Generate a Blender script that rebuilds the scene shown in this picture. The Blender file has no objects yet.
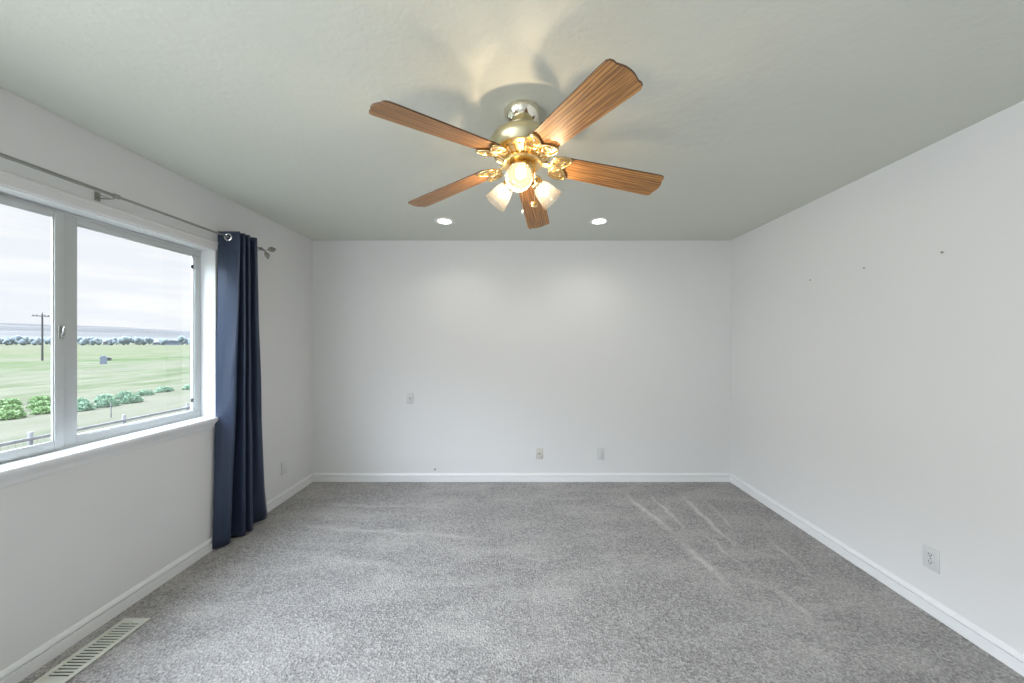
import bpy, bmesh, math, random
from mathutils import Vector, Matrix, noise
R = math.radians
PI = math.pi
random.seed(7)
SC = bpy.context.scene
COL = SC.collection

# ------------------------------------------------------------------ camera
EYE = 1.414
cam = bpy.data.cameras.new('camera')
cam.lens = 11.707
cam.sensor_width = 36
cam.shift_x = -6.5 / 1024
cam.shift_y = 0.3 / 1024
cam.clip_start = 0.02
cam.clip_end = 20000
camo = bpy.data.objects.new('camera', cam)
COL.objects.link(camo)
camo.location = (0, 0, EYE)
camo.rotation_euler = (PI / 2, 0, 0)
SC.camera = camo

# ------------------------------------------------------------------ view
SC.view_settings.view_transform = 'Standard'
SC.view_settings.look = 'None'
SC.view_settings.gamma = 1
SC.view_settings.use_curve_mapping = False
SC.view_settings.exposure = -0.05
SC.cycles.use_denoising = True
SC.cycles.max_bounces = 14
SC.cycles.diffuse_bounces = 10
SC.cycles.glossy_bounces = 5
SC.cycles.transparent_max_bounces = 16
SC.cycles.sample_clamp_indirect = 6

# ------------------------------------------------------------------ sky
SKY_HIGH = 15.0
world = bpy.data.worlds.new('sky')
SC.world = world
world.use_nodes = True
nt = world.node_tree
nt.nodes.clear()
wo = nt.nodes.new('ShaderNodeOutputWorld')
bg = nt.nodes.new('ShaderNodeBackground')
tc = nt.nodes.new('ShaderNodeTexCoord')
sep = nt.nodes.new('ShaderNodeSeparateXYZ')
nt.links.new(tc.outputs['Generated'], sep.inputs[0])
# pale haze by the horizon, unseen sky above brightened to light the room
mr = nt.nodes.new('ShaderNodeMapRange')
mr.interpolation_type = 'SMOOTHSTEP'
mr.inputs['From Min'].default_value = 0.24
mr.inputs['From Max'].default_value = 0.36
mr.inputs['To Min'].default_value = 0.0
mr.inputs['To Max'].default_value = 1.0
nt.links.new(sep.outputs['Z'], mr.inputs['Value'])
mpn = nt.nodes.new('ShaderNodeMapping')
mpn.inputs['Scale'].default_value = (3, 3, 26)
nt.links.new(tc.outputs['Generated'], mpn.inputs[0])
nz = nt.nodes.new('ShaderNodeTexNoise')
nz.inputs['Scale'].default_value = 1.6
nz.inputs['Detail'].default_value = 5
nt.links.new(mpn.outputs[0], nz.inputs['Vector'])
cr = nt.nodes.new('ShaderNodeValToRGB')
cr.color_ramp.elements[0].position = 0.42
cr.color_ramp.elements[0].color = (0.95, 0.985, 1.06, 1)
cr.color_ramp.elements[1].position = 0.66
cr.color_ramp.elements[1].color = (1.06, 1.07, 1.09, 1)
nt.links.new(nz.outputs['Fac'], cr.inputs[0])
mx = nt.nodes.new('ShaderNodeMix')
mx.data_type = 'RGBA'
# the added brightness is steered to the window side, weak over the other half
mz = nt.nodes.new('ShaderNodeMapRange')
mz.interpolation_type = 'SMOOTHSTEP'
mz.inputs['From Min'].default_value = 0.25
mz.inputs['From Max'].default_value = -0.15
mz.inputs['To Min'].default_value = 0.12
mz.inputs['To Max'].default_value = 1.0
nt.links.new(sep.outputs['X'], mz.inputs['Value'])
mu = nt.nodes.new('ShaderNodeMath')
mu.operation = 'MULTIPLY'
nt.links.new(mr.outputs[0], mu.inputs[0])
nt.links.new(mz.outputs[0], mu.inputs[1])
nt.links.new(mu.outputs[0], mx.inputs[0])
nt.links.new(cr.outputs[0], mx.inputs[6])
mx.inputs[7].default_value = (SKY_HIGH * 0.87, SKY_HIGH * 0.98, SKY_HIGH * 1.15, 1)
nt.links.new(mx.outputs[2], bg.inputs['Color'])
bg.inputs['Strength'].default_value = 1.0
nt.links.new(bg.outputs[0], wo.inputs[0])

# room box (metres): camera over the origin, y into the picture
XL, XR = -2.089, 2.148
YB, YF = 3.374, -2.40
ZC = 2.44
WT = 0.13
# left window opening, and an added unseen window behind the camera for fill light
W1 = (0.84, 2.301, 0.90, 2.05)
W2 = (-2.10, 0.45, 0.80, 2.20)


def portal(name, loc, rot, sx, sy):
    l = bpy.data.lights.new(name, 'AREA')
    l.shape = 'RECTANGLE'
    l.size, l.size_y = sx, sy
    l.cycles.is_portal = True
    o = bpy.data.objects.new(name, l)
    COL.objects.link(o)
    o.location = loc
    o.rotation_euler = rot
    return o


# sampling aids for the daylight that comes in through the left window and the added one
portal('daylight_portal', (XL - WT - 0.02, (W1[0] + W1[1]) / 2, (W1[2] + W1[3]) / 2), (0, -PI / 2, 0), W1[3] - W1[2], W1[1] - W1[0])
portal('daylight_portal', (XL - WT - 0.02, (W2[0] + W2[1]) / 2, (W2[2] + W2[3]) / 2), (0, -PI / 2, 0), W2[3] - W2[2], W2[1] - W2[0])


# fill light added at the unseen window to brighten the room
dl_ = bpy.data.lights.new('added_fill_light', 'AREA')
dl_.shape = 'RECTANGLE'
dl_.size, dl_.size_y = W2[3] - W2[2], W2[1] - W2[0]
dl_.energy = 113
dl_.color = (0.985, 1.0, 1.03)
dlo = bpy.data.objects.new('added_fill_light', dl_)
COL.objects.link(dlo)
dlo.location = (XL - WT - 0.03, (W2[0] + W2[1]) / 2, (W2[2] + W2[3]) / 2)
dlo.rotation_euler = (0, R(-75), R(7))


# ------------------------------------------------------------------ materials
def new_mat(name):
    m = bpy.data.materials.new(name)
    m.use_nodes = True
    return m, m.node_tree, m.node_tree.nodes['Principled BSDF']


def N(t, kind, **kw):
    n = t.nodes.new(kind)
    for k, v in kw.items():
        setattr(n, k, v)
    return n


def coords(t, scale=(1, 1, 1), rot=(0, 0, 0), kind='Object'):
    c = N(t, 'ShaderNodeTexCoord')
    mp = N(t, 'ShaderNodeMapping')
    mp.inputs['Scale'].default_value = scale
    mp.inputs['Rotation'].default_value = rot
    t.links.new(c.outputs[kind], mp.inputs[0])
    return mp.outputs[0]


def noise_tex(t, vec, scale, detail=3, rough=0.5):
    n = N(t, 'ShaderNodeTexNoise')
    n.inputs['Scale'].default_value = scale
    n.inputs['Detail'].default_value = detail
    n.inputs['Roughness'].default_value = rough
    t.links.new(vec, n.inputs['Vector'])
    return n.outputs['Fac']


def ramp(t, fac, stops):
    r = N(t, 'ShaderNodeValToRGB')
    e = r.color_ramp.elements
    while len(e) < len(stops):
        e.new(0.5)
    for i, (p, c) in enumerate(stops):
        e[i].position = p
        e[i].color = (c[0], c[1], c[2], 1) if not isinstance(c, (int, float)) else (c, c, c, 1)
    t.links.new(fac, r.inputs[0])
    return r.outputs[0]


def mixc(t, fac, a, b, blend='MIX'):
    m = N(t, 'ShaderNodeMix', data_type='RGBA', blend_type=blend)
    for i, v in ((0, fac), (6, a), (7, b)):
        if hasattr(v, 'links'):
            t.links.new(v, m.inputs[i])
        elif isinstance(v, (int, float)):
            m.inputs[i].default_value = v
        else:
            m.inputs[i].default_value = (v[0], v[1], v[2], 1)
    return m.outputs[2]


def math_n(t, op, a, b=None, clamp=False):
    m = N(t, 'ShaderNodeMath', operation=op)
    m.use_clamp = clamp
    for i, v in ((0, a), (1, b)):
        if v is None:
            continue
        if hasattr(v, 'links'):
            t.links.new(v, m.inputs[i])
        else:
            m.inputs[i].default_value = v
    return m.outputs[0]


def bump(t, b, height, strength=0.3, dist=0.01):
    n = N(t, 'ShaderNodeBump')
    n.inputs['Strength'].default_value = strength
    n.inputs['Distance'].default_value = dist
    t.links.new(height, n.inputs['Height'])
    t.links.new(n.outputs[0], b.inputs['Normal'])
    return n


def plain(name, col, rough=0.5, metal=0.0, spec=0.5, var=0.04, scale=30, bstr=0.0):
    m, t, b = new_mat(name)
    b.inputs['Roughness'].default_value = rough
    b.inputs['Metallic'].default_value = metal
    b.inputs['Specular IOR Level'].default_value = spec
    v = coords(t)
    f = noise_tex(t, v, scale, 3)
    lo = [max(0, c * (1 - var)) for c in col]
    hi = [min(1, c * (1 + var)) for c in col]
    t.links.new(ramp(t, f, [(0.3, lo), (0.7, hi)]), b.inputs['Base Color'])
    if bstr:
        bump(t, b, f, bstr, 0.002)
    return m


M = {}
# painted drywall with a light orange-peel roll
def wall_paint(name, col, str_, sc=70):
    m, t, b = new_mat(name)
    b.inputs['Roughness'].default_value = 0.72
    b.inputs['Specular IOR Level'].default_value = 0.3
    v = coords(t)
    big = noise_tex(t, v, 1.3, 2)
    t.links.new(ramp(t, big, [(0.3, [c * 0.985 for c in col]), (0.7, col)]), b.inputs['Base Color'])
    f = noise_tex(t, v, sc, 3, 0.55)
    bump(t, b, f, str_, 0.003)
    return m


M['wall'] = wall_paint('wall_paint', (0.69, 0.695, 0.70), 0.10)
# ceiling: trowelled knock-down texture
m, t, b = new_mat('ceiling_texture')
b.inputs['Roughness'].default_value = 0.85
b.inputs['Specular IOR Level'].default_value = 0.15
v = coords(t)
b.inputs['Base Color'].default_value = (0.63, 0.65, 0.59, 1)
n1 = noise_tex(t, v, 16, 4, 0.6)
h = ramp(t, n1, [(0.46, 0.0), (0.56, 1.0)])
bump(t, b, h, 0.10, 0.004)
M['ceiling'] = m
M['white_trim'] = plain('white_semi_gloss_trim', (0.745, 0.755, 0.765), 0.35, var=0.01)
M['vinyl'] = plain('white_vinyl', (0.50, 0.525, 0.525), 0.35, var=0.015)
M['white_plastic'] = plain('white_plastic', (0.60, 0.61, 0.62), 0.35, var=0.01)
M['ivory_plastic'] = plain('ivory_plastic', (0.60, 0.59, 0.54), 0.4, var=0.02)
M['dark'] = plain('dark_slot', (0.02, 0.02, 0.02), 0.6)
M['duct'] = plain('dark_duct_metal', (0.05, 0.055, 0.04), 0.6)
M['cream_metal'] = plain('cream_enamel', (0.60, 0.615, 0.555), 0.4, var=0.02)
M['nickel'] = plain('brushed_nickel', (0.33, 0.33, 0.31), 0.28, 1.0)
M['chrome'] = plain('chrome', (0.85, 0.86, 0.87), 0.08, 1.0, var=0.0)
M['brass'] = plain('polished_brass', (0.76, 0.56, 0.27), 0.22, 1.0, var=0.03)
M['pale_brass'] = plain('pale_polished_brass', (0.84, 0.80, 0.68), 0.08, 1.0, var=0.02)
M['antique_brass'] = plain('satin_brass', (0.66, 0.60, 0.40), 0.30, 1.0, var=0.03)
M['lamp_bezel'] = plain('white_lamp_trim', (0.74, 0.74, 0.72), 0.5)
M['zinc'] = plain('zinc_screw', (0.35, 0.34, 0.32), 0.35, 1.0)


def emis(name, col, s):
    m, t, b = new_mat(name)
    b.inputs['Base Color'].default_value = (0.9, 0.9, 0.88, 1)
    b.inputs['Emission Color'].default_value = (*col, 1)
    b.inputs['Emission Strength'].default_value = s
    return m


m, t, b = new_mat('bulb_glass')
t.nodes.remove(b)
tr = N(t, 'ShaderNodeBsdfTransparent')
em = N(t, 'ShaderNodeEmission')
em.inputs[0].default_value = (1.0, 0.86, 0.66, 1)
em.inputs[1].default_value = 2.2
ms = N(t, 'ShaderNodeMixShader')
ms.inputs[0].default_value = 0.45
t.links.new(tr.outputs[0], ms.inputs[1])
t.links.new(em.outputs[0], ms.inputs[2])
t.links.new(ms.outputs[0], t.nodes['Material Output'].inputs[0])
M['bulb'] = m
M['led'] = emis('lit_downlight_lens', (1.0, 0.97, 0.9), 4)

# window glass: clear, with a weak mirror sheen
m, t, b = new_mat('window_glass')
t.nodes.remove(b)
tr = N(t, 'ShaderNodeBsdfTransparent')
tr.inputs[0].default_value = (0.99, 0.995, 0.99, 1)
gl = N(t, 'ShaderNodeBsdfGlossy')
gl.inputs['Roughness'].default_value = 0.02
gl.inputs['Color'].default_value = (0.9, 0.95, 1, 1)
ms = N(t, 'ShaderNodeMixShader')
ms.inputs[0].default_value = 0.02
t.links.new(tr.outputs[0], ms.inputs[1])
t.links.new(gl.outputs[0], ms.inputs[2])
t.links.new(ms.outputs[0], t.nodes['Material Output'].inputs[0])
M['glass'] = m

# frosted ribbed lamp glass
m, t, b = new_mat('ribbed_shade_glass')
t.nodes.remove(b)
tr = N(t, 'ShaderNodeBsdfTransparent')
tr.inputs[0].default_value = (0.93, 0.90, 0.86, 1)
tl = N(t, 'ShaderNodeBsdfTranslucent')
tl.inputs[0].default_value = (0.95, 0.93, 0.9, 1)
gl = N(t, 'ShaderNodeBsdfGlossy')
gl.inputs['Roughness'].default_value = 0.12
df = N(t, 'ShaderNodeBsdfDiffuse')
df.inputs[0].default_value = (0.9, 0.9, 0.88, 1)
m1 = N(t, 'ShaderNodeMixShader'); m2 = N(t, 'ShaderNodeMixShader'); m3 = N(t, 'ShaderNodeMixShader')
m1.inputs[0].default_value = 0.5
t.links.new(tl.outputs[0], m1.inputs[1]); t.links.new(df.outputs[0], m1.inputs[2])
m2.inputs[0].default_value = 0.980
t.links.new(m1.outputs[0], m2.inputs[1]); t.links.new(tr.outputs[0], m2.inputs[2])
m3.inputs[0].default_value = 0.07
t.links.new(m2.outputs[0], m3.inputs[1]); t.links.new(gl.outputs[0], m3.inputs[2])
t.links.new(m3.outputs[0], t.nodes['Material Output'].inputs[0])
M['shade'] = m

# oak: grain runs along the blade's own x axis
m, t, b = new_mat('oak_veneer')
b.inputs['Roughness'].default_value = 0.38
v = coords(t, (1.0, 9, 9))
f1 = noise_tex(t, v, 3.2, 4, 0.6)
v2 = coords(t, (3.0, 110, 60))
f2 = noise_tex(t, v2, 1.6, 3, 0.7)
wv = N(t, 'ShaderNodeTexWave')
wv.wave_type = 'BANDS'; wv.bands_direction = 'Y'
wv.inputs['Scale'].default_value = 2.6
wv.inputs['Distortion'].default_value = 7
wv.inputs['Detail'].default_value = 4
wv.inputs['Detail Scale'].default_value = 1.0
wv.inputs['Detail Roughness'].default_value = 0.65
t.links.new(coords(t, (0.7, 9, 5)), wv.inputs['Vector'])
c1 = ramp(t, wv.outputs['Fac'], [(0.05, (0.20, 0.085, 0.026)), (0.45, (0.38, 0.185, 0.058)), (0.9, (0.46, 0.235, 0.078))])
c2 = mixc(t, ramp(t, f2, [(0.40, 0.8), (0.56, 0.0)]), c1, (0.10, 0.040, 0.014))
c3 = mixc(t, ramp(t, f1, [(0.3, 0.0), (0.75, 0.35)]), c2, (0.48, 0.25, 0.085))
t.links.new(c3, b.inputs['Base Color'])
bump(t, b, f2, 0.15, 0.001)
M['oak'] = m
M['oak_edge'] = plain('dark_oak_edge', (0.12, 0.06, 0.03), 0.5)

# navy curtain cloth: faint weave and satin sheen
m, t, b = new_mat('navy_cloth')
b.inputs['Roughness'].default_value = 0.34
b.inputs['IOR'].default_value = 1.6
b.inputs['Specular IOR Level'].default_value = 0.6
b.inputs['Specular Tint'].default_value = (0.72, 0.83, 1.0, 1)
b.inputs['Sheen Weight'].default_value = 0.08
b.inputs['Sheen Tint'].default_value = (0.6, 0.7, 1, 1)
f = noise_tex(t, coords(t, (260, 260, 60)), 1.0, 2)
t.links.new(ramp(t, f, [(0.3, (0.013, 0.020, 0.044)), (0.7, (0.019, 0.029, 0.060))]), b.inputs['Base Color'])
bump(t, b, noise_tex(t, coords(t, (9, 9, 5)), 1.0, 3), 0.25, 0.02)
M['navy'] = m

# grey cut-pile carpet; pile brushed lighter where the vacuum turned it
m, t, b = new_mat('grey_carpet')
b.inputs['Roughness'].default_value = 0.95
b.inputs['Specular IOR Level'].default_value = 0.05
b.inputs['Sheen Weight'].default_value = 0.15
v = coords(t)
s1 = noise_tex(t, v, 120, 3, 0.7)
s2 = noise_tex(t, v, 45, 3, 0.6)
vo = N(t, 'ShaderNodeTexVoronoi')
vo.inputs['Scale'].default_value = 95
t.links.new(v, vo.inputs['Vector'])
base = ramp(t, s1, [(0.32, (0.07, 0.066, 0.064)), (0.48, (0.30, 0.292, 0.290)), (0.66, (0.64, 0.625, 0.62))])
vcol = N(t, 'ShaderNodeSeparateColor')
t.links.new(vo.outputs['Color'], vcol.inputs[0])
base = mixc(t, 0.55, base, ramp(t, vcol.outputs[0], [(0.0, (0.14, 0.135, 0.13)), (0.5, (0.30, 0.29, 0.282)), (1.0, (0.50, 0.485, 0.475))]))
geo = N(t, 'ShaderNodeNewGeometry')
sp = N(t, 'ShaderNodeSeparateXYZ')
t.links.new(geo.outputs['Position'], sp.inputs[0])
wob = math_n(t, 'MULTIPLY', math_n(t, 'SUBTRACT', noise_tex(t, v, 5, 3), 0.5), 0.10)


def track(ax, ay, bx, by, w, k):
    L = math.hypot(bx - ax, by - ay)
    ux, uy = (bx - ax) / L, (by - ay) / L
    dx = math_n(t, 'SUBTRACT', sp.outputs[0], ax)
    dy = math_n(t, 'SUBTRACT', sp.outputs[1], ay)
    along = math_n(t, 'ADD', math_n(t, 'MULTIPLY', dx, ux), math_n(t, 'MULTIPLY', dy, uy))
    across = math_n(t, 'ADD', math_n(t, 'SUBTRACT', math_n(t, 'MULTIPLY', dx, -uy), math_n(t, 'MULTIPLY', dy, -ux)), wob)
    a = math_n(t, 'SUBTRACT', 1.0, math_n(t, 'DIVIDE', math_n(t, 'ABSOLUTE', across), w), True)
    e1 = math_n(t, 'MULTIPLY', along, 3.5, True)
    e2 = math_n(t, 'MULTIPLY', math_n(t, 'SUBTRACT', L, along), 3.5, True)
    return math_n(t, 'MULTIPLY', math_n(t, 'MULTIPLY', a, math_n(t, 'MULTIPLY', e1, e2)), k)


# (from, to, half width, strength) in metres on the floor
tracks = [track(*a) for a in (
    (0.98, 3.15, 1.16, 2.40, 0.050, 1.0), (1.14, 2.45, 1.24, 1.80, 0.055, 0.9), (1.20, 3.15, 1.28, 2.42, 0.035, 0.85),
    (1.50, 3.20, 1.50, 2.20, 0.035, 0.9), (1.50, 2.05, 1.46, 1.50, 0.045, 0.7), (1.82, 2.50, 1.76, 2.00, 0.030, 0.85),
    (1.36, 2.60, 1.42, 1.95, 0.030, 0.6), (1.66, 3.05, 1.62, 2.35, 0.028, 0.6), (1.12, 2.02, 1.62, 1.92, 0.060, 0.45),
    (0.86, 2.72, 1.20, 2.78, 0.035, 0.5), (-1.80, 2.58, -0.15, 2.38, 0.040, 0.55), (-1.85, 2.92, -0.40, 2.82, 0.035, 0.45),
    (-1.60, 2.25, -0.60, 2.05, 0.050, 0.40), (-1.10, 1.90, 0.10, 2.00, 0.060, 0.30), (0.1, 2.95, 0.75, 3.05, 0.035, 0.35))]
acc = tracks[0]
for q in tracks[1:]:
    acc = math_n(t, 'MAXIMUM', acc, q)
blot = ramp(t, noise_tex(t, coords(t, (1.2, 2.6, 1)), 1.6, 4, 0.6), [(0.45, 0.0), (0.75, 0.45)])
acc = math_n(t, 'MULTIPLY', acc, ramp(t, noise_tex(t, v, 22, 3, 0.6), [(0.34, 0.55), (0.54, 1.0)]))
lite = math_n(t, 'MULTIPLY', math_n(t, 'MAXIMUM', acc, blot), 0.85)
col = mixc(t, lite, base, (0.66, 0.64, 0.62))
t.links.new(col, b.inputs['Base Color'])
hh = math_n(t, 'ADD', s1, math_n(t, 'MULTIPLY', vo.outputs['Distance'], 0.6))
bump(t, b, hh, 0.75, 0.012)
M['carpet'] = m


# ------------------------------------------------------------------ helpers
def link(name, me, mat=None, parent=None, smooth=35):
    o = bpy.data.objects.new(name, me)
    COL.objects.link(o)
    if mat is not None and not me.materials:
        for mm in (mat if isinstance(mat, (list, tuple)) else [mat]):
            me.materials.append(mm)
    if parent:
        o.parent = parent
    if smooth:
        for p in me.polygons:
            p.use_smooth = True
        me.set_sharp_from_angle(angle=R(smooth))
    return o


class MB:
    def __init__(s):
        s.bm = bmesh.new()

    def box(s, x0, x1, y0, y1, z0, z1, bev=0, mi=0):
        vs = [s.bm.verts.new((x, y, z)) for x in (x0, x1) for y in (y0, y1) for z in (z0, z1)]
        fs = []
        for f in ((0, 1, 3, 2), (4, 6, 7, 5), (0, 4, 5, 1), (2, 3, 7, 6), (0, 2, 6, 4), (1, 5, 7, 3)):
            fs.append(s.bm.faces.new([vs[i] for i in f]))
        for f in fs:
            f.material_index = mi
        if bev:
            es = list({e for f in fs for e in f.edges})
            bmesh.ops.bevel(s.bm, geom=es, offset=bev, segments=2, affect='EDGES', profile=0.5)
        return s

    def lathe(s, prof, seg=40, mat=None, cap=True, ripple=0, nrip=0):
        mat = mat or Matrix()
        rings = []
        for (r, z) in prof:
            ring = []
            for i in range(seg):
                a = 2 * PI * i / seg
                rr = r * (1 + ripple * math.cos(nrip * a)) if nrip else r
                ring.append(s.bm.verts.new(mat @ Vector((rr * math.cos(a), rr * math.sin(a), z))))
            rings.append(ring)
        for a, b_ in zip(rings, rings[1:]):
            for i in range(seg):
                s.bm.faces.new((a[i], a[(i + 1) % seg], b_[(i + 1) % seg], b_[i]))
        if cap:
            s.bm.faces.new(rings[0][::-1])
            s.bm.faces.new(rings[-1])
        return s

    def tube(s, pts, r, seg=8, closed=False, cap=True):
        pts = [Vector(p) for p in pts]
        n = len(pts)
        rad = r if isinstance(r, (list, tuple)) else [r] * n
        rings = []
        up = Vector((0, 0, 1))
        for i, p in enumerate(pts):
            a = pts[(i - 1) % n] if closed or i > 0 else p
            c = pts[(i + 1) % n] if closed or i < n - 1 else p
            d = (c - a).normalized()
            u = d.cross(up)
            if u.length < 0.05:
                u = d.cross(Vector((0, 1, 0)))
            u.normalize()
            w = u.cross(d).normalized()
            rings.append([s.bm.verts.new(p + (u * math.cos(2 * PI * k / seg) + w * math.sin(2 * PI * k / seg)) * rad[i]) for k in range(seg)])
        m_ = n if closed else n - 1
        for i in range(m_):
            a, c = rings[i], rings[(i + 1) % n]
            for k in range(seg):
                s.bm.faces.new((a[k], a[(k + 1) % seg], c[(k + 1) % seg], c[k]))
        if cap and not closed:
            s.bm.faces.new(rings[0][::-1])
            s.bm.faces.new(rings[-1])
        return s

    def prism(s, outline, z0, z1, mat=None, bev=0, mi_side=None):
        mat = mat or Matrix()
        lo = [s.bm.verts.new(mat @ Vector((x, y, z0))) for x, y in outline]
        hi = [s.bm.verts.new(mat @ Vector((x, y, z1))) for x, y in outline]
        n = len(outline)
        s.bm.faces.new(lo[::-1])
        s.bm.faces.new(hi)
        for i in range(n):
            f = s.bm.faces.new((lo[i], lo[(i + 1) % n], hi[(i + 1) % n], hi[i]))
            if mi_side is not None:
                f.material_index = mi_side
        return s

    def sweep(s, prof, axis, a0, a1, base):
        # prof: (out, up) pairs of a moulding swept straight; axis 'x' or 'y'; base maps (out, up, along) to a point
        n = len(prof)
        A = [s.bm.verts.new(base(o, u, a0)) for o, u in prof]
        B = [s.bm.verts.new(base(o, u, a1)) for o, u in prof]
        for i in range(n):
            s.bm.faces.new((A[i], A[(i + 1) % n], B[(i + 1) % n], B[i]))
        s.bm.faces.new(A[::-1])
        s.bm.faces.new(B)
        return s

    def build(s, name, mat, parent=None, smooth=35):
        bmesh.ops.recalc_face_normals(s.bm, faces=s.bm.faces)
        me = bpy.data.meshes.new(name)
        s.bm.to_mesh(me)
        s.bm.free()
        return link(name, me, mat, parent, smooth)


def empty(name, loc, rz=0, parent=None):
    o = bpy.data.objects.new(name, None)
    COL.objects.link(o)
    o.location = loc
    o.rotation_euler = (0, 0, rz)
    o.empty_display_size = 0.05
    if parent:
        o.parent = parent
    return o


def tag(o, label, cat, group=None):
    o['label'] = label
    o['category'] = cat
    if group:
        o['group'] = group
    return o


def struct(o):
    o['kind'] = 'structure'
    return o


def copy_tree(o, parent=None):
    c = o.copy()
    COL.objects.link(c)
    if parent:
        c.parent = parent
    for ch in list(o.children):
        copy_tree(ch, c)
    return c


# ------------------------------------------------------------------ room shell
struct(MB().box(XL - WT, XR + WT, YF - WT, YB + WT, -0.2, 0).build('floor', M['carpet'], smooth=0))
struct(MB().box(XL - WT, XR + WT, YF - WT, YB + WT, ZC, ZC + 0.2).build('ceiling', M['ceiling'], smooth=0))


mb = MB()
for (p, q, r_, s_) in ((YF - WT, W2[0], 0, ZC), (W2[0], W2[1], 0, W2[2]), (W2[0], W2[1], W2[3], ZC), (W2[1], W1[0], 0, ZC), (W1[0], W1[1], 0, W1[2] - 0.018), (W1[0], W1[1], W1[3], ZC), (W1[1], YB + WT, 0, ZC)):
    mb.box(XL - WT, XL, p, q, r_, s_)
struct(mb.build('wall_left', M['wall'], smooth=0))
struct(MB().box(XL, XR, YF - WT, YF, 0, ZC).build('wall_front', M['wall'], smooth=0))
struct(MB().box(XL, XR, YB, YB + WT, 0, ZC).build('wall_back', M['wall'], smooth=0))
struct(MB().box(XR, XR + WT, YF - WT, YB + WT, 0, ZC).build('wall_right', M['wall'], smooth=0))

# baseboards: 8.5 cm colonial profile with a groove
BP = [(0, 0), (0.015, 0), (0.015, 0.050), (0.015, 0.0535), (0.003, 0.054), (0.003, 0.0625), (0.013, 0.0650), (0.0105, 0.073), (0.006, 0.081), (0.003, 0.085), (0, 0.085)]
struct(MB().sweep(BP, 'y', YF, YB, lambda o, u, a: Vector((XL + o, a, u))).build('baseboard_left', M['white_trim'], smooth=20))
struct(MB().sweep(BP, 'y', YF, YB, lambda o, u, a: Vector((XR - o, a, u))).build('baseboard_right', M['white_trim'], smooth=20))
struct(MB().sweep(BP, 'x', XL + 0.015, XR - 0.015, lambda o, u, a: Vector((a, YB - o, u))).build('baseboard_back', M['white_trim'], smooth=20))

# ------------------------------------------------------------------ left window: two-lite vinyl slider
win = struct(empty('window_1', (XL, (W1[0] + W1[1]) / 2, W1[2])))


def wpart(mb, name, mat, parent=None, smooth=30):
    o = mb.build(name, mat, None, smooth)
    p = parent or win
    o.parent = p
    bpy.context.view_layer.update()
    o.matrix_parent_inverse = p.matrix_world.inverted()
    return o


y0, y1, z0, z1 = W1
XFR = XL - 0.091           # face of the vinyl frame
# white jamb liner (returns)
mb = MB()
mb.box(XFR - 0.005, XL + 0.001, y0, y0 + 0.008, z0, z1)
mb.box(XFR - 0.005, XL + 0.001, y1 - 0.008, y1, z0, z1)
mb.box(XFR - 0.005, XL + 0.001, y0, y1, z1 - 0.008, z1)
wpart(mb, 'jamb', M['white_trim'])
# outer frame with a stepped face
FW = 0.050
mb = MB()
ym = 1.600                  # meeting stile of the fixed lite
for (a, b_, c, d) in ((y0 + .008, y1 - .008, z1 - 0.008 - 0.014, z1 - 0.008), (y0 + .008, y1 - .008, z0, z0 + 0.012), (y0 + .008, y0 + .018, z0 + .012, z1 - .022)):
    mb.box(XL - WT, XFR, a, b_, c, d, 0.003)
# fixed lite border
for (a, b_, c, d) in ((1.648, y1 - .009, z1 - 0.054, z1 - 0.009), (1.648, y1 - .009, z0 + .001, z0 + 0.047), (2.2507, y1 - .009, z0 + .047, z1 - 0.054), (ym - 0.02, 1.648, z0 + .001, z1 - 0.009)):
    mb.box(XL - WT, XFR - 0.006, a, b_, c, d, 0.003)
# glazing bead round the fixed lite
for (a, b_, c, d) in ((1.648, 1.655, z0 + .047, z1 - .054), (2.2447, 2.2507, z0 + .047, z1 - .054), (1.648, 2.2507, z1 - .060, z1 - .054), (1.648, 2.2507, z0 + .047, z0 + .053)):
    mb.box(XFR - 0.030, XFR - 0.012, a, b_, c, d, 0.002)
wpart(mb, 'window_frame', M['vinyl'])
wpart(MB().box(XFR - 0.024, XFR - 0.020, 1.64, 2.256, z0 + 0.04, z1 - 0.048), 'pane', M['glass'], smooth=0)
# sliding sash on the near side
sx0, sx1 = XFR - 0.006, XFR + 0.010
sash = MB()
sa, sb = y0 + 0.020, 1.590
for (a, b_, c, d) in ((sa + .038, sb - .032, z1 - 0.050, z1 - 0.023), (sa + .038, sb - .032, z0 + 0.013, z0 + 0.045), (sa, sa + 0.038, z0 + .013, z1 - .023), (sb - 0.032, sb, z0 + .013, z1 - .023)):
    sash.box(sx0, sx1, a, b_, c, d, 0.003)
for (a, b_, c, d) in ((sa + .038, sb - .038, z1 - 0.055, z1 - 0.050), (sa + .038, sb - .038, z0 + 0.045, z0 + 0.050), (sb - 0.036, sb - 0.032, z0 + .045, z1 - .05), (sa + .038, sa + .043, z0 + .045, z1 - .05)):
    sash.box(sx0 + 0.003, sx1 - 0.004, a, b_, c, d, 0.001)
sash = wpart(sash, 'sash', M['vinyl'])
wpart(MB().box(sx0 + 0.005, sx0 + 0.008, sa + 0.03, sb - 0.03, z0 + 0.038, z1 - 0.044), 'pane', M['glass'], sash, 0)
# cam latch on the meeting stile
lz, ly = 1.460, 1.577
lm = MB()
lm.box(sx1, sx1 + 0.006, ly - 0.009, ly + 0.009, lz - 0.030, lz + 0.030, 0.002)
lm.tube([(sx1 + 0.006, ly, lz - 0.022), (sx1 + 0.011, ly, lz - 0.018), (sx1 + 0.014, ly + 0.002, lz + 0.006), (sx1 + 0.013, ly + 0.004, lz + 0.026)], [0.006, 0.006, 0.005, 0.004], 8)
latch = wpart(lm, 'latch', M['nickel'], sash)
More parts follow.
